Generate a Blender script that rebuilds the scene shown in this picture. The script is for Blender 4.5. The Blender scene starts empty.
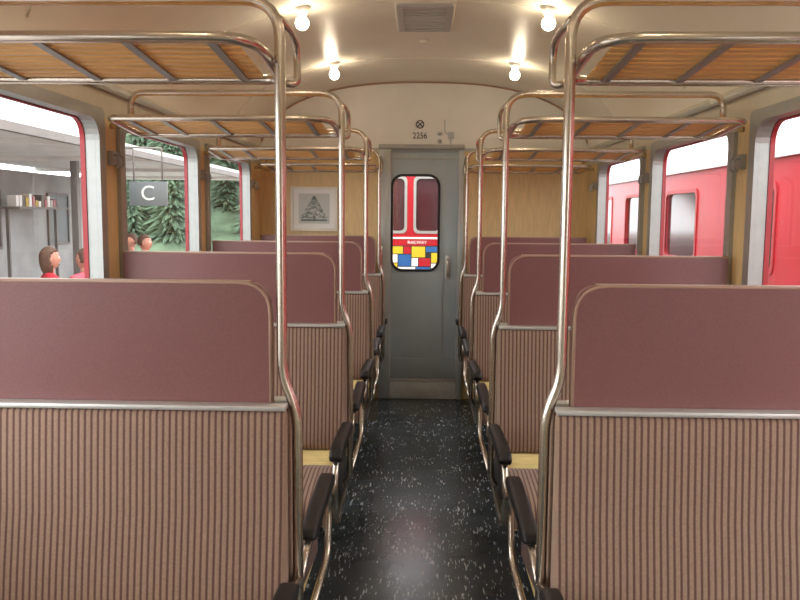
import bpy, bmesh, math, random
from mathutils import Vector, Matrix
random.seed(7)
SC = bpy.context.scene
def S(r,g,b):
    f=lambda c:(c/255/12.92) if c/255<=0.04045 else ((c/255+0.055)/1.055)**2.4
    return (f(r),f(g),f(b),1)
# ------------------------------------------------------------ materials
def mat(name,col,rough=.5,metal=0,noise=0,nscale=20,bump=0,bscale=200,spec=.5,stretch=(1,1,1)):
    m=bpy.data.materials.new(name); m.use_nodes=True
    nt=m.node_tree; b=nt.nodes['Principled BSDF']
    b.inputs['Base Color'].default_value=col
    b.inputs['Roughness'].default_value=rough
    b.inputs['Metallic'].default_value=metal
    b.inputs['Specular IOR Level'].default_value=spec
    tc=nt.nodes.new('ShaderNodeTexCoord'); mp=nt.nodes.new('ShaderNodeMapping')
    mp.inputs['Scale'].default_value=stretch
    nt.links.new(tc.outputs['Object'],mp.inputs['Vector'])
    if noise:
        n=nt.nodes.new('ShaderNodeTexNoise'); n.inputs['Scale'].default_value=nscale; n.inputs['Detail'].default_value=5
        nt.links.new(mp.outputs[0],n.inputs['Vector'])
        r=nt.nodes.new('ShaderNodeValToRGB')
        r.color_ramp.elements[0].position=.3; r.color_ramp.elements[1].position=.7
        r.color_ramp.elements[0].color=tuple(c*(1-noise) for c in col[:3])+(1,)
        r.color_ramp.elements[1].color=tuple(min(1,c*(1+noise)) for c in col[:3])+(1,)
        nt.links.new(n.outputs['Fac'],r.inputs[0]); nt.links.new(r.outputs[0],b.inputs['Base Color'])
    if bump:
        n2=nt.nodes.new('ShaderNodeTexNoise'); n2.inputs['Scale'].default_value=bscale
        nt.links.new(mp.outputs[0],n2.inputs['Vector'])
        bp=nt.nodes.new('ShaderNodeBump'); bp.inputs['Strength'].default_value=bump; bp.inputs['Distance'].default_value=.002
        nt.links.new(n2.outputs['Fac'],bp.inputs['Height']); nt.links.new(bp.outputs[0],b.inputs['Normal'])
    return m
def stripes():
    m=bpy.data.materials.new('striped_upholstery'); m.use_nodes=True
    nt=m.node_tree; b=nt.nodes['Principled BSDF']; b.inputs['Roughness'].default_value=.9
    b.inputs['Sheen Weight'].default_value=.1
    tc=nt.nodes.new('ShaderNodeTexCoord')
    w=nt.nodes.new('ShaderNodeTexWave'); w.bands_direction='X'; w.inputs['Scale'].default_value=19.5
    w.inputs['Distortion'].default_value=0
    nt.links.new(tc.outputs['Object'],w.inputs['Vector'])
    r=nt.nodes.new('ShaderNodeValToRGB'); e=r.color_ramp.elements
    e[0].position=.12; e[0].color=S(116,84,76); e[1].position=.5; e[1].color=S(180,149,128)
    nt.links.new(w.outputs['Fac'],r.inputs[0])
    w2=nt.nodes.new('ShaderNodeTexNoise'); w2.inputs['Scale'].default_value=160
    nt.links.new(tc.outputs['Object'],w2.inputs['Vector'])
    mx=nt.nodes.new('ShaderNodeMix'); mx.data_type='RGBA'; mx.blend_type='MULTIPLY'; mx.inputs[0].default_value=.4
    nt.links.new(r.outputs[0],mx.inputs[6]); nt.links.new(w2.outputs['Fac'],mx.inputs[7])
    nt.links.new(mx.outputs[2],b.inputs['Base Color'])
    bp=nt.nodes.new('ShaderNodeBump'); bp.inputs['Strength'].default_value=.3; bp.inputs['Distance'].default_value=.002
    nt.links.new(w.outputs['Fac'],bp.inputs['Height']); nt.links.new(bp.outputs[0],b.inputs['Normal'])
    return m
def floor_mat():
    m=bpy.data.materials.new('speckled_linoleum'); m.use_nodes=True
    nt=m.node_tree; b=nt.nodes['Principled BSDF']
    tc=nt.nodes.new('ShaderNodeTexCoord')
    base=nt.nodes.new('ShaderNodeTexNoise'); base.inputs['Scale'].default_value=3; base.inputs['Detail'].default_value=6
    nt.links.new(tc.outputs['Object'],base.inputs['Vector'])
    r=nt.nodes.new('ShaderNodeValToRGB'); e=r.color_ramp.elements
    e[0].position=.3; e[0].color=S(50,57,60); e[1].position=.75; e[1].color=S(78,87,91)
    nt.links.new(base.outputs['Fac'],r.inputs[0])
    last=r.outputs[0]
    dn=nt.nodes.new('ShaderNodeTexNoise'); dn.inputs['Scale'].default_value=7; dn.inputs['Detail'].default_value=3
    nt.links.new(tc.outputs['Object'],dn.inputs['Vector'])
    dr_=nt.nodes.new('ShaderNodeMapRange'); dr_.inputs['From Min'].default_value=.35; dr_.inputs['From Max'].default_value=.65
    dr_.inputs['To Min'].default_value=-.07; dr_.inputs['To Max'].default_value=.05
    nt.links.new(dn.outputs['Fac'],dr_.inputs['Value'])
    for ang,sc,th in ((.35,80,.665),(-.6,100,.675),(1.3,90,.69)):
        mp=nt.nodes.new('ShaderNodeMapping'); mp.inputs['Rotation'].default_value=(0,0,ang); mp.inputs['Scale'].default_value=(1,.16,1)
        nt.links.new(tc.outputs['Object'],mp.inputs['Vector'])
        n=nt.nodes.new('ShaderNodeTexNoise'); n.inputs['Scale'].default_value=sc; n.inputs['Detail'].default_value=1
        nt.links.new(mp.outputs[0],n.inputs['Vector'])
        ad=nt.nodes.new('ShaderNodeMath'); nt.links.new(n.outputs['Fac'],ad.inputs[0]); nt.links.new(dr_.outputs[0],ad.inputs[1])
        rr=nt.nodes.new('ShaderNodeValToRGB'); rr.color_ramp.elements[0].position=th; rr.color_ramp.elements[1].position=th+.04
        nt.links.new(ad.outputs[0],rr.inputs[0])
        mx=nt.nodes.new('ShaderNodeMix'); mx.data_type='RGBA'
        nt.links.new(rr.outputs[0],mx.inputs[0]); nt.links.new(last,mx.inputs[6]); mx.inputs[7].default_value=S(196,202,202)
        last=mx.outputs[2]
    nt.links.new(last,b.inputs['Base Color'])
    r2=nt.nodes.new('ShaderNodeMapRange'); r2.inputs['To Min'].default_value=.12; r2.inputs['To Max'].default_value=.34
    nt.links.new(base.outputs['Fac'],r2.inputs['Value']); nt.links.new(r2.outputs[0],b.inputs['Roughness'])
    b.inputs['Specular IOR Level'].default_value=.7
    return m
def glass_mat():
    m=bpy.data.materials.new('window_glass'); m.use_nodes=True
    nt=m.node_tree; nt.nodes.clear()
    o=nt.nodes.new('ShaderNodeOutputMaterial'); t=nt.nodes.new('ShaderNodeBsdfTransparent'); g=nt.nodes.new('ShaderNodeBsdfGlossy')
    t.inputs[0].default_value=(.97,.98,.98,1); g.inputs['Roughness'].default_value=.01
    mx=nt.nodes.new('ShaderNodeMixShader'); f=nt.nodes.new('ShaderNodeLayerWeight'); f.inputs[0].default_value=.5
    pw=nt.nodes.new('ShaderNodeMath'); pw.operation='POWER'; pw.inputs[1].default_value=4
    ml=nt.nodes.new('ShaderNodeMath'); ml.operation='MULTIPLY_ADD'; ml.inputs[1].default_value=.35; ml.inputs[2].default_value=.04
    nt.links.new(f.outputs['Facing'],pw.inputs[0]); nt.links.new(pw.outputs[0],ml.inputs[0]); nt.links.new(ml.outputs[0],mx.inputs[0])
    nt.links.new(t.outputs[0],mx.inputs[1]); nt.links.new(g.outputs[0],mx.inputs[2])
    nt.links.new(mx.outputs[0],o.inputs[0]); return m
def emit(name,col,s):
    m=bpy.data.materials.new(name); m.use_nodes=True; b=m.node_tree.nodes['Principled BSDF']
    b.inputs['Base Color'].default_value=col; b.inputs['Emission Color'].default_value=col; b.inputs['Emission Strength'].default_value=s
    return m
M=dict(
 stripe=stripes(), floor=floor_mat(), glass=glass_mat(),
 maroon=mat('maroon_laminate',S(132,88,86),.36,0,.10,260),
 rim=mat('tan_edge_trim',S(180,148,130),.4),
 alu=mat('aluminium_trim',S(216,216,212),.38,.5,.05,40),
 steel=mat('brushed_steel_tube',S(214,204,190),.22,.95,.05,60),
 frame=mat('grey_window_frame',S(172,174,170),.4,.45,.05,30),
 bar=mat('grey_rack_bar',S(160,160,156),.4,.4,.05,30),
 black=mat('black_rubber',S(24,23,24),.42,0,.1,80),
 wood=mat('light_oak_panel',S(232,202,146),.45,0,.08,14,stretch=(6,6,.6)),
 seatwood=mat('seat_birch_wood',S(236,212,146),.4,0,.12,14,stretch=(1,8,8)),
 slat=mat('varnished_slat_wood',S(240,192,124),.4,0,.12,10,stretch=(1,8,8)),
 cream=mat('cream_ceiling_paint',S(238,232,216),.33,0,.03,3),
 wallgrey=mat('beige_wall_panel',S(210,204,184),.5,0,.05,8),
 doorgrey=mat('grey_door_paint',S(172,184,188),.42,0,.05,5),
 jamb=mat('grey_jamb_paint',S(188,192,188),.4,.1,.05,5),
 thr=mat('threshold_steel',S(232,234,230),.45,.05,.06,20),
 dark=mat('dark_heater_box',S(52,48,46),.6,0,.1,10),
 white=mat('white_enamel',S(240,238,230),.35,0,.03,6),
 red=mat('red_coach_paint',S(172,14,34),.3,0,.06,2),
 redd=mat('red_seal',S(160,18,30),.4,0,.05,8),
 cgl=mat('dark_coach_glass',S(70,34,38),.1,0,.3,2),
 roof=mat('silver_coach_roof',S(205,205,205),.5,0,.05,4),
 conc=mat('concrete_wall',S(158,160,158),.85,0,.22,1.5),
 ground=mat('platform_asphalt',S(160,158,154),.9,0,.15,2),
 gravel=mat('track_gravel',S(120,112,104),.95,0,.4,14),
 under=mat('canopy_underside',S(216,214,208),.7,0,.1,3),
 beam=mat('canopy_beam',S(116,110,104),.6,0,.1,5),
 leaf=mat('conifer_needles',S(88,110,86),.9,0,.5,3),
 hill=mat('forest_hill',S(88,108,82),.95,0,.5,1.2),
 bark=mat('bark',S(80,60,45),.9,0,.3,8),
 skin=mat('skin',S(190,135,112),.55,0,.05,10),
 hairb=mat('brown_hair',S(84,58,40),.7,0,.3,40),
 redsh=mat('red_shirt',S(180,28,44),.8,0,.1,10),
 pink=mat('pink_shirt',S(200,90,104),.8,0,.1,10),
 blue=mat('blue_cloth',S(60,84,150),.8,0,.1,10),
 jeans=mat('dark_trousers',S(50,56,78),.85,0,.15,20),
 yel=mat('yellow_paint',S(206,176,30),.5,0,.04,5),
 signb=mat('blue_paint',S(24,88,150),.5,0,.04,5),
 signk=mat('black_paint',S(25,25,28),.5,0,.04,5),
 signg=mat('grey_sign_plate',S(96,102,102),.5,0,.06,5),
 paper=mat('drawing_paper',S(206,208,200),.7,0,.04,4),
 ink=mat('pencil_ink',S(120,130,126),.8,0,.3,20),
 pframe=mat('pale_wood_frame',S(236,228,212),.4,0,.05,8),
 bulb=emit('frosted_bulb',(1,.83,.60,1),60),
)
# ------------------------------------------------------------ geometry helpers
def empty(name,loc=(0,0,0)):
    e=bpy.data.objects.new(name,None); SC.collection.objects.link(e); e.location=loc; e.empty_display_size=.1; return e
def obj(name,verts,faces,m,parent=None,smooth=False,recalc=True):
    me=bpy.data.meshes.new(name); me.from_pydata([tuple(v) for v in verts],[],faces)
    if recalc:
        bm=bmesh.new(); bm.from_mesh(me); bmesh.ops.recalc_face_normals(bm,faces=bm.faces); bm.to_mesh(me); bm.free()
    if smooth:
        for p in me.polygons: p.use_smooth=True
    me.materials.append(M[m] if isinstance(m,str) else m)
    o=bpy.data.objects.new(name,me); SC.collection.objects.link(o)
    if parent: o.parent=parent
    return o
def bevel_mesh(o,w,seg=2,smooth=True):
    bm=bmesh.new(); bm.from_mesh(o.data)
    es=[e for e in bm.edges if len(e.link_faces)==2 and e.calc_face_angle(0)>.35]
    bmesh.ops.bevel(bm,geom=es,offset=w,segments=seg,profile=.5,affect='EDGES',clamp_overlap=True)
    bm.to_mesh(o.data); bm.free()
    if smooth:
        for p in o.data.polygons: p.use_smooth=True
        o.data.set_sharp_from_angle(angle=math.radians(40))
def box(name,x0,x1,y0,y1,z0,z1,m,parent=None,bev=0,seg=2):
    v=[(x,y,z) for x in (x0,x1) for y in (y0,y1) for z in (z0,z1)]
    f=[(0,1,3,2),(4,6,7,5),(0,4,5,1),(2,3,7,6),(0,2,6,4),(1,5,7,3)]
    o=obj(name,v,f,m,parent)
    if bev: bevel_mesh(o,bev,seg)
    return o
def prism(name,prof,a0,a1,mp,m,parent=None,bev=0,seg=2):
    """extrude 2-D profile; mp(u,v,a)->xyz"""
    n=len(prof)
    v=[mp(p[0],p[1],a0) for p in prof]+[mp(p[0],p[1],a1) for p in prof]
    f=[tuple(range(n)),tuple(range(2*n-1,n-1,-1))]+[(i,(i+1)%n,n+(i+1)%n,n+i) for i in range(n)]
    o=obj(name,v,f,m,parent)
    if bev: bevel_mesh(o,bev,seg)
    return o
def sheet(name,prof,a,mp,m,parent=None):
    return obj(name,[mp(p[0],p[1],a) for p in prof],[tuple(range(len(prof)))],m,parent)
XZ=lambda u,v,a:(u,a,v)      # profile in XZ, extruded along Y
YZ=lambda u,v,a:(a,u,v)      # profile in YZ, extruded along X
def rr(x0,x1,z0,z1,r,n=6):
    pts=[]
    for cx,cz,a in ((x1-r,z1-r,0),(x0+r,z1-r,90),(x0+r,z0+r,180),(x1-r,z0+r,270)):
        for i in range(n+1):
            t=math.radians(a+90*i/n); pts.append((cx+r*math.cos(t),cz+r*math.sin(t)))
    return pts
def ring(name,outer,inner,a0,a1,mp,m,parent=None):
    n=len(outer); v=[]
    for a in (a0,a1):
        v+=[mp(p[0],p[1],a) for p in outer]+[mp(p[0],p[1],a) for p in inner]
    f=[]
    for i in range(n):
        j=(i+1)%n
        f+=[(i,j,n+j,n+i),(2*n+i,3*n+i,3*n+j,2*n+j),(i,2*n+i,2*n+j,j),(n+i,n+j,3*n+j,3*n+i)]
    return obj(name,v,f,m,parent)
def fillet(pts,r,n=6):
    pts=[Vector(p) for p in pts]; out=[pts[0]]
    for i in range(1,len(pts)-1):
        a,b,c=pts[i-1],pts[i],pts[i+1]
        rad=r[i-1] if isinstance(r,(list,tuple)) else r
        d1=(a-b); d2=(c-b); l=min(rad,d1.length*.49,d2.length*.49)
        p0=b+d1.normalized()*l; p1=b+d2.normalized()*l
        for k in range(n+1):
            t=k/n; out.append(p0*(1-t)**2+b*2*t*(1-t)+p1*t*t)
    out.append(pts[-1]); return out
def tube(name,pts,rad,m,parent=None,fil=.05,closed=False,seg=12,n=6):
    P=fillet(pts,fil,n) if fil else [Vector(p) for p in pts]
    if closed: P=P[:-1] if (P[0]-P[-1]).length<1e-6 else P
    N=len(P); v=[]; up=None
    for i in range(N):
        if closed: t=(P[(i+1)%N]-P[i-1]).normalized()
        else: t=(P[min(i+1,N-1)]-P[max(i-1,0)]).normalized()
        if up is None:
            up=t.orthogonal().normalized()
        up=(up-t*up.dot(t)).normalized(); s=t.cross(up)
        for k in range(seg):
            a=2*math.pi*k/seg; v.append(P[i]+(up*math.cos(a)+s*math.sin(a))*rad)
    f=[]
    for i in range(N if closed else N-1):
        j=(i+1)%N
        for k in range(seg):
            k2=(k+1)%seg; f.append((i*seg+k,i*seg+k2,j*seg+k2,j*seg+k))
    if not closed:
        f.append(tuple(range(seg))); f.append(tuple(range((N-1)*seg,N*seg)))
    o=obj(name,v,f,m,parent,smooth=True)
    return o
def revolve(name,prof,m,parent=None,loc=(0,0,0),seg=20,axis='Z'):
    v=[];f=[];n=len(prof)
    for k in range(seg):
        a=2*math.pi*k/seg
        for r,z in prof:
            p=(r*math.cos(a),r*math.sin(a),z) if axis=='Z' else (r*math.cos(a),z,r*math.sin(a))
            v.append((p[0]+loc[0],p[1]+loc[1],p[2]+loc[2]))
    for k in range(seg):
        k2=(k+1)%seg
        for i in range(n-1): f.append((k*n+i,k*n+i+1,k2*n+i+1,k2*n+i))
    o=obj(name,v,f,m,parent,smooth=True); 
    bm=bmesh.new(); bm.from_mesh(o.data); bmesh.ops.remove_doubles(bm,verts=bm.verts,dist=1e-5)
    bmesh.ops.recalc_face_normals(bm,faces=bm.faces); bm.to_mesh(o.data); bm.free()
    for p in o.data.polygons: p.use_smooth=True
    return o
# ------------------------------------------------------------ dimensions
HW=1.33; P=1.466; D1=1.95; ROWS=[D1+P*i for i in range(4)]
YB=-1.15; YE=6.60; WT=2.08; CZ=2.60
# ------------------------------------------------------------ room shell
box('floor',-HW-.1,HW+.1,YB-.06,YE+.9,-.08,0,'floor')
def ceil_z(x): return WT+(CZ-WT)*max(0,1-(abs(x)/(HW+.0))**2.5)**.5
xs=[ -HW*math.cos(math.pi*i/40) for i in range(41)]
inner=[(x,ceil_z(x)) for x in xs]
outer=[(x*1.07,ceil_z(x)+.06) for x in xs][::-1]
o=prism('ceiling',inner+outer,YB-.06,YE+.06,XZ,'cream')
for p in o.data.polygons: p.use_smooth=True
o.data.set_sharp_from_angle(angle=math.radians(30))
SILL=.90; WTOP=1.925
wins=[(-.77,.41),(.66,1.84),(2.09,3.27),(3.52,4.69),(4.93,6.10)]
wi=1
for side,s in (('left',-1),('right',1)):
    w=empty('wall_'+side)
    a,b=sorted((s*HW,s*(HW+.045)))
    box('lower_wall',a,b,YB,YE,0,SILL,'wallgrey',w)
    box('upper_wall',a,b,YB,YE,WTOP,WT+.01,'wallgrey',w)
    edges=[YB]+[e for q in wins for e in q]+[YE]
    for i in range(0,len(edges),2):
        box('post_%d'%(i//2),a,b,edges[i],edges[i+1],SILL,WTOP,'wood',w)
        # outer skin of coach
    c,d=sorted((s*(HW+.046),s*(HW+.06)))
    box('outer_lower',c,d,YB,YE,-.1,SILL,'red',w); box('outer_upper',c,d,YB,YE,WTOP,WT,'red',w)
    for i in range(0,len(edges),2): box('outer_post_%d'%(i//2),c,d,edges[i],edges[i+1],SILL,WTOP,'red',w)
    for (y0,y1) in wins:
        we=empty('window_%d'%wi); wi+=1
        O=rr(y0-.045,y1+.045,SILL-.035,WTOP+.03,.03); I=rr(y0+.016,y1-.016,SILL+.016,WTOP-.016,.085)
        p,q=sorted((s*(HW-.018),s*(HW-.0005))); 
        f=ring('frame_inner',O,I,p,q,YZ,'frame',we)
        O2=rr(y0+.001,y1-.001,SILL+.001,WTOP-.001,.002)
        p,q=sorted((s*(HW+.0),s*(HW+.04))); ring('frame_reveal',O2,I,p,q,YZ,'frame',we)
        I3=rr(y0+.022,y1-.022,SILL+.022,WTOP-.022,.08)
        p,q=sorted((s*(HW+.041),s*(HW+.06))); ring('red_seal',O2,I3,p,q,YZ,'redd',we)
        sheet('pane',rr(y0+.015,y1-.015,SILL+.015,WTOP-.015,.08),s*(HW+.036),YZ,'glass',we)
    # coat hooks on the posts
    for r in (3.42,4.83,6.24):
        h=empty('coat_hook')
        x=s*(HW-.018)
        for dy in (-.02,.02):
            tube('hook_prong',[(x,r+dy-.02,1.77),(x-s*.03,r+dy-.02,1.775),(x-s*.035,r+dy-.02,1.73),(x-s*.014,r+dy-.02,1.72)],.0045,'bar',h,.015)
        box('hook_plate',*sorted((x+s*.017,x-s*.008)),r-.05,r+.01,1.73,1.79,'bar',h,.003)
# back wall (behind the photographer)
bw=prism('wall_back',inner+[(HW,0),(-HW,0)],YB-.06,YB,XZ,'wallgrey')
# end wall
ew=empty('wall_end')
DX0,DX1,DZ=-.264,.289,2.06
box('panel_left',-HW,DX0-.10,YE,YE+.05,0,DZ,'wood',ew)
box('panel_right',DX1+.045,HW,YE,YE+.05,0,DZ,'wood',ew)
prism('arch_panel',inner+[(HW,DZ),(-HW,DZ)],YE,YE+.05,XZ,'white',ew)
box('arch_trim',-HW,HW,YE-.008,YE-.0005,DZ-.012,DZ+.012,'jamb',ew)
tube('arch_molding',[(x*.995,YE-.006,ceil_z(x)-.006) for x in xs[1:-1]],.007,'rim',ew,0)
# door
df=empty('door_frame')
box('jamb_left',DX0-.10,DX0,YE-.03,YE+.06,0,DZ,'jamb',df,.006)
box('jamb_right',DX1,DX1+.045,YE-.03,YE+.06,0,DZ,'jamb',df,.006)
box('head',DX0-.10,DX1+.045,YE-.035,YE+.06,DZ-.0,DZ+.04,'bar',df,.006)
box('threshold',DX0,DX1,YE-.03,YE+.06,0.001,.148,'thr',df,.006)
box('threshold_lip',DX0,DX1,YE-.036,YE+.06,.149,.165,'alu',df,.004)
dr=empty('door_1')
dO=rr(DX0+.002,DX1-.002,.168,DZ-.004,.002); wx0,wx1,wz0,wz1=-.250,.128,1.08,1.85
ring('leaf',dO,rr(wx0,wx1,wz0,wz1,.085),YE+.012,YE+.05,XZ,'doorgrey',dr)
ring('window_gasket',rr(wx0-.014,wx1+.014,wz0-.014,wz1+.014,.095),rr(wx0+.006,wx1-.006,wz0+.006,wz1-.006,.08),YE+.0,YE+.02,XZ,'black',dr)
sheet('window_pane',rr(wx0,wx1,wz0,wz1,.085),YE+.03,XZ,'glass',dr)
box('leaf_edge_strip',.165,.172,YE+.006,YE+.0115,.17,2.04,'jamb',dr)
box('top_strip',DX0+.005,DX1-.005,YE+.003,YE+.0115,1.99,2.0,'jamb',dr)
box('kick_plate',DX0+.01,DX1-.01,YE+.004,YE+.0115,.18,.34,'doorgrey',dr,.002)
box('handle_plate',.19,.225,YE+.0,YE+.0115,1.0,1.2,'alu',dr,.004)
tube('handle',[(.207,YE,1.03),(.207,YE-.045,1.04),(.207,YE-.045,1.16),(.207,YE,1.17)],.009,'steel',dr,.02)
gh=empty('grab_handle')
tube('bar',[(-.335,YE-.03,1.02),(-.335,YE-.075,1.03),(-.335,YE-.075,1.27),(-.335,YE-.03,1.28)],.009,'steel',gh,.025)
gh=empty('grab_handle')
tube('bar',[(.36,YE,1.0),(.36,YE-.06,1.01),(.36,YE-.06,1.25),(.36,YE,1.26)],.009,'steel',gh,.025)
# number plate and emblem
def text(name,body,size,loc,m,parent=None,rot=(math.pi/2,0,0)):
    c=bpy.data.curves.new(name,'FONT'); c.body=body; c.size=size; c.extrude=.001; c.align_x='CENTER'; c.align_y='CENTER'
    o=bpy.data.objects.new(name,c); SC.collection.objects.link(o); c.materials.append(M[m]); o.location=loc; o.rotation_euler=rot
    if parent: o.parent=parent
    return o
ns=empty('coach_number_sign')
text('digits','2256',.07,(-.03,YE-.003,2.170),'signk',ns).scale=(.85,1,1)
tube('emblem_ring',[(-.03+.03*math.cos(t*math.pi/8),YE-.004,2.262+.03*math.sin(t*math.pi/8)) for t in range(16)],.004,'signk',ns,0,closed=True,seg=6)
tube('emblem_mark',[(-.05,YE-.004,2.245),(-.01,YE-.004,2.28)],.004,'signk',ns,0,seg=6)
tube('emblem_mark',[(-.01,YE-.004,2.245),(-.05,YE-.004,2.28)],.004,'signk',ns,0,seg=6)
cn=empty('control_box')
for (x,z) in ((.13,2.19),(.13,2.13)): revolve('knob',[(0,-.03),(.015,-.03),(.018,0),(0,0)],'jamb',cn,(x,YE,z),12,'Y')
tube('cable',[(.17,YE-.006,2.30),(.17,YE-.006,2.20),(.22,YE-.006,2.17),(.22,YE-.006,2.08)],.004,'jamb',cn,.02,seg=6)
box('box',.20,.245,YE-.03,YE-.0005,2.15,2.20,'jamb',cn,.004)
# framed drawing
pc=empty('framed_picture')
ring('frame',rr(-1.085,-.70,1.395,1.755,.004),rr(-1.062,-.723,1.418,1.732,.002),YE-.022,YE-.001,XZ,'pframe',pc)
box('mat_board',-1.062,-.723,YE-.008,YE-.002,1.418,1.732,'white',pc)
box('drawing',-1.02,-.765,YE-.0095,YE-.0082,1.455,1.70,'paper',pc)
tv=[];tf=[]
for k in range(380):
    t=random.random()**1.3; zc=1.50+.18*t; w=.105*(1-t)+.005; x=-.893+random.uniform(-w,w); q=random.uniform(.003,.007)
    b=len(tv); yy=YE-.0105-k*.000004
    tv+=[(x-q*1.6,yy,zc-q),(x,yy,zc+q*.6),(x+q*1.6,yy,zc-q),(x,yy,zc-q*.4)]; tf.append((b,b+1,b+2,b+3))
obj('drawn_tree',tv,tf,'ink',pc,recalc=False)
box('drawn_ground',-1.0,-.785,YE-.0103,YE-.0098,1.475,1.49,'ink',pc)
box('drawn_trunk',-.897,-.889,YE-.0107,YE-.0101,1.485,1.52,'ink',pc)
# ceiling vent, ribs
cv=empty('ceiling_vent')
box('vent_panel',-.155,.155,4.10,4.72,CZ-.022,CZ-.002,'cream',cv,.006)
ring('vent_frame',rr(-.145,.145,4.13,4.69,.01),rr(-.11,.11,4.17,4.65,.01),CZ-.032,CZ-.02,lambda u,v,a:(u,v,a),'jamb',cv)
for i in range(10): box('louvre_%d'%i,-.11,.11,4.18+i*.047,4.205+i*.047,CZ-.029,CZ-.021,'jamb',cv)
revolve('smoke_detector',[(0,-.02),(.025,-.02),(.03,-.01),(.03,0),(0,0)],'cream',None,(0.0,5.05,CZ-.001))
for i,y in enumerate([D1-P/2+P*k for k in range(0,4)]):
    tube('trim_%d'%(i+1),[(x*.996,y,ceil_z(x)-.001) for x in xs[2:-2]],.004,'cream',None,0,seg=6)
for s,nm in ((-1,'trim_5'),(1,'trim_6')):
    box(nm,*sorted((s*(HW-.02),s*(HW-.0005))),YB,YE,WT-.05,WT-.02,'frame',None,.004)
# lamps
for y in (-.27,1.19,2.66,4.12,5.59):
    for s in (-1,1):
        L=empty('ceiling_lamp'); x=s*.615; z=ceil_z(.615)
        revolve('socket',[(0,.0),(.042,.0),(.040,-.015),(.026,-.03),(.022,-.048),(0,-.048)],'white',L,(x,y,z+.004))
        pr=[(0,-.034)]+[(.034*math.sin(t*math.pi/12),-.034*math.cos(t*math.pi/12)) for t in range(1,11)]+[(.014,.045),(0,.045)]
        revolve('bulb',pr,'bulb',L,(x,y,z-.078),20)
# ------------------------------------------------------------ benches and racks
def bench(s,d):
    E=empty('train_bench_seat'); xa,xw=.372,1.285
    X=lambda x:s*x
    # partition panel, rounded top corner at the aisle
    r=.05; ZT=1.363; prof=[(xa,1.02),(xw,1.02),(xw,ZT)]+[(xa+r-r*math.sin(t*math.pi/12),ZT-r+r*math.cos(t*math.pi/12)) for t in range(7)]
    prof=[(X(u),v) for u,v in prof]
    prism('partition_panel',prof,d-.014,d+.014,XZ,'maroon',E)
    edge=[(X(xa),1.06),(X(xa),ZT),(X(xw),ZT)]
    for q in (-.0115,.0115):
        tube('partition_rim',[(a,d+q,b) for a,b in edge],.0045,'rim',E,[.08],seg=8)
    prism('partition_edge_cap',[(X(xa+.05),ZT-.003),(X(xw),ZT-.003),(X(xw),ZT+.004),(X(xa+.05),ZT+.004)],d-.014,d+.014,XZ,'rim',E)
    xb0,xb1=sorted((X(.328),X(xw)))
    for q,nm in ((-1,'near'),(1,'far')):
        Y=lambda v:d+q*v
        pr=[(Y(.016),1.055),(Y(.052),1.052),(Y(.062),.95),(Y(.075),.80),(Y(.10),.66),(Y(.115),.56),(Y(.10),.53),(Y(.016),.53)]
        prism('backrest_'+nm,pr,xb0,xb1,YZ,'stripe',E,.012,3)
        box('back_trim_'+nm,xb0,xb1,*sorted((Y(.015),Y(.058))),1.053,1.066,'alu',E,.003)
        pr=[(Y(.016),.528),(Y(.10),.528),(Y(.20),.475),(Y(.62),.44),(Y(.62),.40),(Y(.016),.40)]
        x0,x1=sorted((X(.345),X(xw))); prism('seat_board_'+nm,pr,x0,x1,YZ,'seatwood',E)
        pr=[(Y(.205),.500),(Y(.30),.520),(Y(.50),.505),(Y(.60),.485),(Y(.635),.44),(Y(.625),.395),(Y(.205),.44)]
        x0,x1=sorted((X(.338),X(xw))); prism('seat_cushion_'+nm,pr,x0,x1,YZ,'stripe',E,.018,3)
        # armrest: tube loop and pad
        x=X(.305)
        tube('armrest_tube_'+nm,[(x,Y(.0),.60),(x,Y(.12),.63),(x,Y(.60),.645),(x,Y(.655),.56),(x,Y(.60),.40),(X(.32),Y(.05),.36)],.0125,'steel',E,[.05,.06,.05,.08])
        pr=[(Y(.14),.648),(Y(.16),.672),(Y(.30),.682),(Y(.52),.692),(Y(.60),.686),(Y(.632),.662),(Y(.62),.640),(Y(.40),.640),(Y(.16),.636)]
        prism('armrest_pad_'+nm,pr,x-.024,x+.024,YZ,'black',E,.011,3)
    x0,x1=sorted((X(.48),X(xw))); box('heater_box',x0,x1,d-.40,d+.40,.002,.395,'dark',E,.01)
    box('seat_side_plate',*sorted((X(.342),X(.352))),d-.20,d+.20,.32,.53,'dark',E,.003)
    return E
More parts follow.
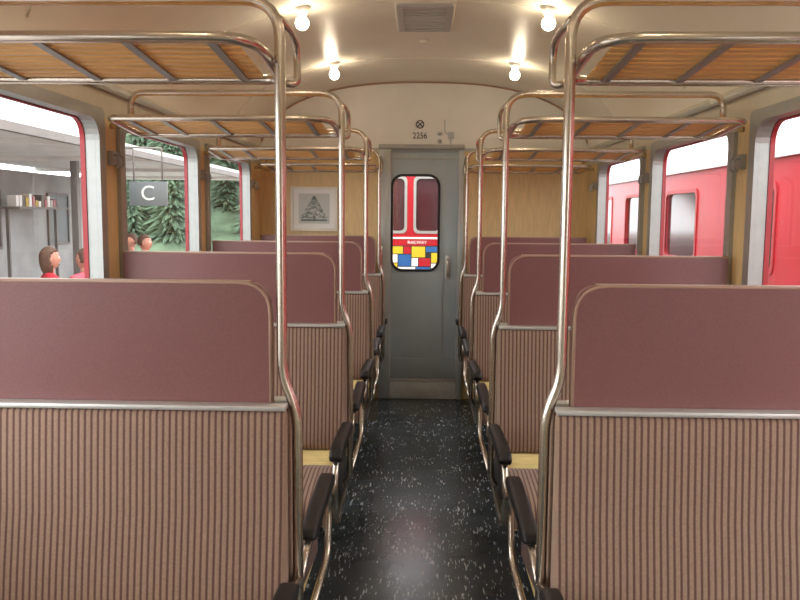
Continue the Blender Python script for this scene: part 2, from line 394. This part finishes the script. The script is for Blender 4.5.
def rack(s,d):
    E=empty('luggage_rack'); X=lambda x:s*x
    zn,zf=1.910,1.882; y0,y1=d-.18,d+.20; xa,xw=.372,1.27
    loop=[(X(.8),y0,zn),(X(xa),y0,zn),(X(xa),y1,zf),(X(xw),y1,zf),(X(xw),y0,zn),(X(.8),y0,zn)]
    tube('rack_frame',loop,.013,'steel',E,[.10,.06,.05,.05],closed=True)
    # rear retaining loop
    tube('upper_rail',[(X(1.24),d,1.90),(X(1.24),d,2.035),(X(.345),d,2.035),(X(.345),d,1.13),(X(.308),d,1.04),(X(.308),d,.35),(X(.50),d,.33)],.0135,'steel',E,[.06,.09,.05,.05,.06])
    tube('end_loop',[(X(.345),d,1.99),(X(.335),d+.11,1.985),(X(.335),d+.205,1.97),(X(.335),d+.205,1.87),(X(.372),d+.185,1.872)],.010,'steel',E,[.03,.06,.05])
    nsl=9
    for i in range(nsl):
        t=(i+.5)/nsl; y=y0+.012+(y1-y0-.024)*t; z=zn+(zf-zn)*t
        ends=.42 if 0<i else .45
        a,b=sorted((X(ends),X(xw-.02)))
        o=box('slat_%d'%i,a,b,y-.0145,y+.0145,z+.001,z+.011,'slat',E,.003,1)
    for i,x in enumerate((.47,.66,.86,1.06,1.20)):
        v=[(X(x)-.010,y0,zn-.006),(X(x)+.010,y0,zn-.006),(X(x)+.010,y1,zf-.006),(X(x)-.010,y1,zf-.006)]
        v+=[(a,b,c+.006) for a,b,c in v]
        obj('crossbar_%d'%i,v,[(0,1,2,3),(4,5,6,7),(0,1,5,4),(1,2,6,5),(2,3,7,6),(3,0,4,7)],'bar',E)
    tube('wall_bracket',[(X(xw),d,1.895),(X(HW-.002),d,1.895)],.012,'steel',E,0)
    return E
for d in ROWS:
    for s in (-1,1):
        bench(s,d); rack(s,d)
# ------------------------------------------------------------ outside
box('ground',-80,80,-40,120,-.95,-.86,'gravel')
box('station_platform',-16,-1.75,-10,21,-.85,-.53,'ground')
# neighbouring red coach on the right
rc=empty('red_railway_coach'); X0=3.5
cw=[(-1.1,.2),(1.2,2.5),(3.5,4.8),(5.8,7.1),(8.1,9.4),(10.4,11.7),(12.7,14.0),(15.0,16.3),(17.3,18.6)]
box('body_lower',X0,X0+2.6,-3,20,-.35,.98,'red',rc); box('body_upper',X0,X0+2.6,-3,20,1.87,2.15,'red',rc)
ed=[-3]+[e for q in cw for e in q]+[20]
for i in range(0,len(ed),2): box('body_post_%d'%(i//2),X0,X0+2.6,ed[i],ed[i+1],.98,1.87,'red',rc)
for i,(a,b) in enumerate(cw):
    ring('coach_window_frame_%d'%i,rr(a-.03,b+.03,.95,1.90,.1),rr(a+.02,b-.02,1.0,1.85,.09),X0-.012,X0+.01,YZ,'redd',rc)
    ring('coach_corner_fill_%d'%i,rr(a,b,.98,1.87,.001),rr(a+.02,b-.02,1.0,1.85,.09),X0+.0,X0+.03,YZ,'red',rc)
    box('coach_window_glass_%d'%i,X0+.03,X0+.05,a,b,.98,1.87,'cgl',rc)
pr=[(X0-.05,2.15)]+[(X0+1.3-1.35*math.cos(t*math.pi/16),2.15+.6*math.sin(t*math.pi/16)) for t in range(0,17)]
prism('coach_roof',pr,-3.05,20.05,XZ,'roof',rc)
box('coach_rain_strip',X0-.06,X0,-3,20,2.12,2.16,'roof',rc)
box('coach_underframe',X0+.2,X0+2.4,-3,20,-.7,-.35,'dark',rc)
for y in (0,2,14,16):
    for xx in (X0+.5,X0+1.9): revolve('wheel',[(0,-.06),(.36,-.06),(.36,.06),(0,.06)],'dark',rc,(0,0,0),24,'Y').matrix_local=Matrix.Translation((xx,y,-.5))@Matrix.Rotation(math.pi/2,4,'Z')
# coach end behind the door
nc=empty('coupled_coach_end'); YN=9.0
box('end_below',-1.35,1.35,YN,YN+2,-.35,1.34,'red',nc); box('end_above',-1.35,1.35,YN,YN+2,1.95,2.3,'red',nc)
prism('end_roof',[(-1.4,2.3)]+[(-1.4*math.cos(t*math.pi/16),2.3+.45*math.sin(t*math.pi/16)) for t in range(17)],YN-.05,YN+2,XZ,'roof',nc)
for i,(a,b) in enumerate(((-1.35,-.38),(-.19,-.09),(.20,1.35))): box('end_post_%d'%i,a,b,YN,YN+2,1.34,1.95,'red',nc)
for i,(a,b) in enumerate(((-.38,-.19),(-.09,.20))):
    ring('end_window_frame_%d'%i,rr(a-.015,b+.015,1.325,1.965,.06),rr(a+.015,b-.015,1.355,1.935,.05),YN-.01,YN+.03,XZ,'bar',nc)
    box('end_window_glass_%d'%i,a,b,YN+.03,YN+.05,1.34,1.95,'cgl',nc)
box('white_stripe',-.38,.25,YN-.008,YN,1.265,1.285,'white',nc)
text('stripe_lettering','RAILWAY',.05,(-.06,YN-.010,1.225),'white',nc)
# irregular blocks of colour on a black panel
box('panel_back',-.36,.22,YN-.006,YN-.0005,.90,1.19,'signk',nc)
blk=[(-.35,-.22,1.10,1.18,'yel'),(-.21,-.13,1.10,1.18,'red'),(-.12,.03,1.06,1.18,'yel'),(.04,.21,1.12,1.18,'signb'),
     (-.35,-.28,1.0,1.09,'white'),(-.27,-.13,.96,1.09,'signb'),(-.12,-.05,.96,1.05,'white'),(-.04,.09,.96,1.05,'red'),(.10,.21,1.0,1.11,'yel'),
     (-.35,-.28,.91,.99,'yel'),(-.27,-.08,.91,.95,'white'),(-.07,.09,.91,.95,'signb'),(.10,.21,.91,.99,'white')]
for k,(a,b,c,d,m) in enumerate(blk): box('colour_block_%d'%k,a,b,YN-.012,YN-.0065,c,d,m,nc)
# platform canopy and concrete wall on the left
pcn=empty('platform_canopy')
box('roof_slab',-7.3,-4.0,2,20,2.36,2.46,'under',pcn); box('edge_beam',-4.06,-3.98,2,20,2.31,2.40,'beam',pcn)
for y in range(3,20,3):
    box('rafter',-7.3,-4.06,y,y+.09,2.30,2.36,'under',pcn)
for y in (6.0,12,18): box('column',-5.3,-5.2,y,y+.1,-.51,2.30,'beam',pcn)
sb=empty('station_building')
box('wall',-10,-7.1,2,17,-.51,2.25,'conc',sb)
for i,y in enumerate((9.5,12.4,15)):
    ring('notice_frame',rr(y,y+.9,.9,1.9,.03),rr(y+.05,y+.85,.95,1.85,.01),-7.1,-7.06,YZ,'beam',sb)
    box('notice_glass',-7.1,-7.08,y+.05,y+.85,.95,1.85,'signg',sb)
st=empty('magazine_stall')
for i in range(14):
    y=12.9+i*.11
    box('magazine',-6.75,-6.6,y,y+.09,1.62,1.62+random.uniform(.10,.22),random.choice(['signb','redd','white','paper','yel','beam']),st)
box('shelf',-6.9,-6.5,12.8,14.6,1.58,1.62,'beam',st)
for y in (12.85,14.55): box('leg',-6.75,-6.70,y-.02,y+.02,-.52,1.58,'beam',st)
sg=empty('platform_sector_sign')
box('plate',-3.68,-3.20,10.0,10.04,1.62,1.92,'signg',sg,.006)
text('letter','C',.26,(-3.44,9.995,1.77),'paper',sg)
for x in (-3.62,-3.26): tube('rod',[(x,10.02,1.92),(x,10.02,2.33),(-4.03,10.02,2.36)],.012,'beam',sg,.02,seg=6)
# forest
FR=empty('conifer_forest')
hv=[];hf=[];nx,ny=24,12
def gz(x,y):
    k=min(1,max(0,(x/y+.46)/.10))
    return -.83+(max(0,(y-28)/4)*1.3+max(0,(-x-5))*.10)*k
for j in range(ny+1):
    for i in range(nx+1):
        x=-45+i*40/nx; y=24+j*4
        hv.append((x,y,gz(x,y)+random.uniform(0,.4)))
for j in range(ny):
    for i in range(nx): a=j*(nx+1)+i; hf.append((a,a+1,a+nx+2,a+nx+1))
obj('wooded_slope',hv,hf,'hill',FR,True)
def tree_mesh(h):
    v=[];f=[]
    for k in range(1500):
        t=random.random()**.8; z=h*(.06+.92*t); L=h*.20*(1-t)**.8*random.uniform(.45,1.1)+.06
        a=random.random()*6.283; c,s_=math.cos(a),math.sin(a); w=.04+L*.07; dr=L*random.uniform(.2,.5)
        b=len(v)
        v+=[(c*L*.1,s_*L*.1,z),(c*L*.55-s_*w,s_*L*.55+c*w,z-dr*.55-w*.3),(c*L,s_*L,z-dr),(c*L*.55+s_*w,s_*L*.55-c*w,z-dr*.55-w*.3),(c*L*.6,s_*L*.6,z-dr*.35)]
        f+=[(b,b+1,b+4),(b+1,b+2,b+4),(b+2,b+3,b+4),(b+3,b,b+4)]
    return v,f
protos=[]
for k in range(5):
    v,f=tree_mesh(7.0); me=bpy.data.meshes.new('conifer_foliage'); me.from_pydata(v,[],f); me.materials.append(M['leaf']); protos.append(me)
tr=revolve('conifer_trunk',[(0,-.1),(.14,-.1),(.03,6.4),(0,6.4)],'bark',None,seg=8); trm=tr.data; bpy.data.objects.remove(tr)
for k in range(70):
    y=random.uniform(30,56); rt=random.uniform(-.365,-.14); x=rt*y; sc=random.uniform(.55,1.0)
    for nm,me in (('conifer_foliage_%d'%k,protos[k%5]),('conifer_trunk_%d'%k,trm)):
        o=bpy.data.objects.new(nm,me); SC.collection.objects.link(o); o.parent=FR
        o.location=(x,y,gz(x,y)); o.scale=(sc,sc,sc); o.rotation_euler=(0,0,k*1.3)
# ------------------------------------------------------------ people
def skinned(name,vs,es,rad,m,parent,sub=2):
    me=bpy.data.meshes.new(name); me.from_pydata(vs,es,[]); o=bpy.data.objects.new(name,me); SC.collection.objects.link(o); o.parent=parent
    o.modifiers.new('Skin','SKIN'); 
    for i,r in enumerate(rad):
        rr_=(r,r) if not isinstance(r,tuple) else r
        me.skin_vertices[0].data[i].radius=rr_
    me.skin_vertices[0].data[0].use_root=True
    s=o.modifiers.new('Sub','SUBSURF'); s.levels=sub; s.render_levels=sub
    me.materials.append(M[m]); 
    return o
def person(loc,rot,shirt,h=1.68,hair='hairb',long=False):
    E=empty('person',loc); E.rotation_euler=(0,0,rot); k=h/1.75; E.scale=(k,k,k)
    # trunk + sleeves (faces -Y)
    vs=[(0,0,.95),(0,0,1.12),(0,-.01,1.30),(0,0,1.43),(0,0,1.50),(-.17,0,1.41),(-.21,.01,1.28),(-.235,.0,1.15),(.17,0,1.41),(.21,.01,1.28),(.235,0,1.15)]
    es=[(0,1),(1,2),(2,3),(3,4),(3,5),(5,6),(6,7),(3,8),(8,9),(9,10)]
    skinned('shirt',vs,es,[(.165,.12),(.15,.11),(.175,.125),(.12,.09),(.06,.06),.07,.058,.052,.07,.058,.052],shirt,E)
    vs=[(0,0,.96),(-.09,0,.88),(-.10,-.01,.50),(-.10,.01,.10),(.09,0,.88),(.11,.02,.50),(.12,.05,.10)]
    skinned('trousers',vs,[(0,1),(1,2),(2,3),(0,4),(4,5),(5,6)],[(.15,.11),.095,.066,.05,.095,.066,.05],'jeans',E)
    for s,q in ((-1,.01),(1,.05)):
        skinned('shoe',[(s*.11,q+.03,.05),(s*.11,q-.06,.045),(s*.12,q-.17,.035)],[(0,1),(1,2)],[.045,.045,.034],'black',E)
        # forearm + hand
        skinned('forearm',[(s*.235,0,1.16),(s*.245,-.04,1.0),(s*.245,-.08,.88),(s*.245,-.10,.82)],[(0,1),(1,2),(2,3)],[.042,.034,.025,(.022,.036)],'skin',E)
        for i,(dx,l) in enumerate(((-.028,.07),(-.01,.08),(.01,.078),(.027,.06))):
            y=-.10
            skinned('finger_%d'%i,[(s*.245,y+dx,.815),(s*.243,y+dx-.008,.775),(s*.232,y+dx-.012,.775-l*.4),(s*.218,y+dx-.012,.775-l*.75)],[(0,1),(1,2),(2,3)],[.009,.009,.008,.007],'skin',E,1)
        skinned('thumb',[(s*.24,-.13,.84),(s*.232,-.155,.81),(s*.222,-.162,.78)],[(0,1),(1,2)],[.011,.010,.008],'skin',E,1)
    skinned('neck',[(0,0,1.45),(0,-.005,1.56)],[(0,1)],[.055,.052],'skin',E)
    # head
    bm=bmesh.new(); bmesh.ops.create_uvsphere(bm,u_segments=24,v_segments=18,radius=1)
    for v in bm.verts:
        x,y,z=v.co
        w=1 if z>-.1 else 1-.35*(-z-.1)
        yy=y*.098; xx=x*.076*w; zz=z*.118
        if y<0:
            if abs(x)<.2 and -.25<z<.12: yy-=.018*(1-abs(x)/.2)*(1-abs(z+.12)/.3 if abs(z+.12)<.3 else 0)
            if .2<abs(x)<.55 and 0<z<.25: yy+=.008
            if abs(x)<.35 and z<-.75: yy-=.012
        v.co=(xx,yy-.012,zz+1.64)
    me=bpy.data.meshes.new('head'); bm.to_mesh(me); bm.free(); me.materials.append(M['skin'])
    for p in me.polygons: p.use_smooth=True
    o=bpy.data.objects.new('head',me); SC.collection.objects.link(o); o.parent=E
    for s in (-1,1):
        for nm,m,r,p in (('eye','white',.011,(s*.03,-.090,1.652)),('iris','signk',.006,(s*.03,-.098,1.652))):
            prf=[(r*math.sin(t*math.pi/8),-r*math.cos(t*math.pi/8)) for t in range(9)]
            revolve(nm,prf,m,E,p,10)
        prf=[(.5*.03*math.sin(t*math.pi/8),-.032*math.cos(t*math.pi/8)) for t in range(9)]
        revolve('ear',prf,'skin',E,(s*.077,0,1.635),10)
    tube('mouth',[(-.022,-.098,1.578),(0,-.104,1.575),(.022,-.098,1.578)],.005,'redsh',E,.01,seg=6)
    bm=bmesh.new(); bmesh.ops.create_uvsphere(bm,u_segments=24,v_segments=16,radius=1)
    bmesh.ops.delete(bm,geom=[v for v in bm.verts if (v.co.y<-.25 and v.co.z<.42) or v.co.z<(-.95 if long else -.45)],context='VERTS')
    for v in bm.verts:
        x,y,z=v.co; v.co=(x*.088,y*.108+.0,z*(.125 if z>0 or not long else .22)+1.652)
    me=bpy.data.meshes.new('hair'); bm.to_mesh(me); bm.free(); me.materials.append(M[hair])
    for p in me.polygons: p.use_smooth=True
    o=bpy.data.objects.new('hair',me); SC.collection.objects.link(o); o.parent=E
    m_=o.modifiers.new('s','SOLIDIFY'); m_.thickness=.01
    return E
person((-3.92,8.3,-.53),2.2,'redsh',1.68,long=True)
person((-3.78,8.85,-.53),-1.9,'pink',1.64)
person((-4.20,12.0,-.53),1.6,'redsh',1.72)
person((-4.62,12.6,-.53),-.8,'blue',1.72)
# ------------------------------------------------------------ light
w=bpy.data.worlds.new('overcast_sky'); SC.world=w; w.use_nodes=True; nt=w.node_tree; nt.nodes.clear()
o=nt.nodes.new('ShaderNodeOutputWorld'); b=nt.nodes.new('ShaderNodeBackground')
tc=nt.nodes.new('ShaderNodeTexCoord'); n=nt.nodes.new('ShaderNodeTexNoise'); n.inputs['Scale'].default_value=2
r=nt.nodes.new('ShaderNodeValToRGB'); r.color_ramp.elements[0].color=(.88,.92,.97,1); r.color_ramp.elements[1].color=(1,1,1,1)
nt.links.new(tc.outputs['Generated'],n.inputs['Vector']); nt.links.new(n.outputs['Fac'],r.inputs[0]); nt.links.new(r.outputs[0],b.inputs[0])
b.inputs[1].default_value=5.2; nt.links.new(b.outputs[0],o.inputs[0])
SC.view_settings.view_transform='Standard'
# ------------------------------------------------------------ camera
c=bpy.data.cameras.new('camera'); c.lens=36; c.sensor_width=36; c.clip_start=.02; c.clip_end=400
co=bpy.data.objects.new('camera',c); SC.collection.objects.link(co)
co.matrix_world=Matrix.Translation((0,0,1.53))@Matrix.Rotation(math.radians(1.575),4,'Z')@Matrix.Rotation(math.radians(90-6.06),4,'X')@Matrix.Rotation(math.radians(.45),4,'Z')
SC.camera=co
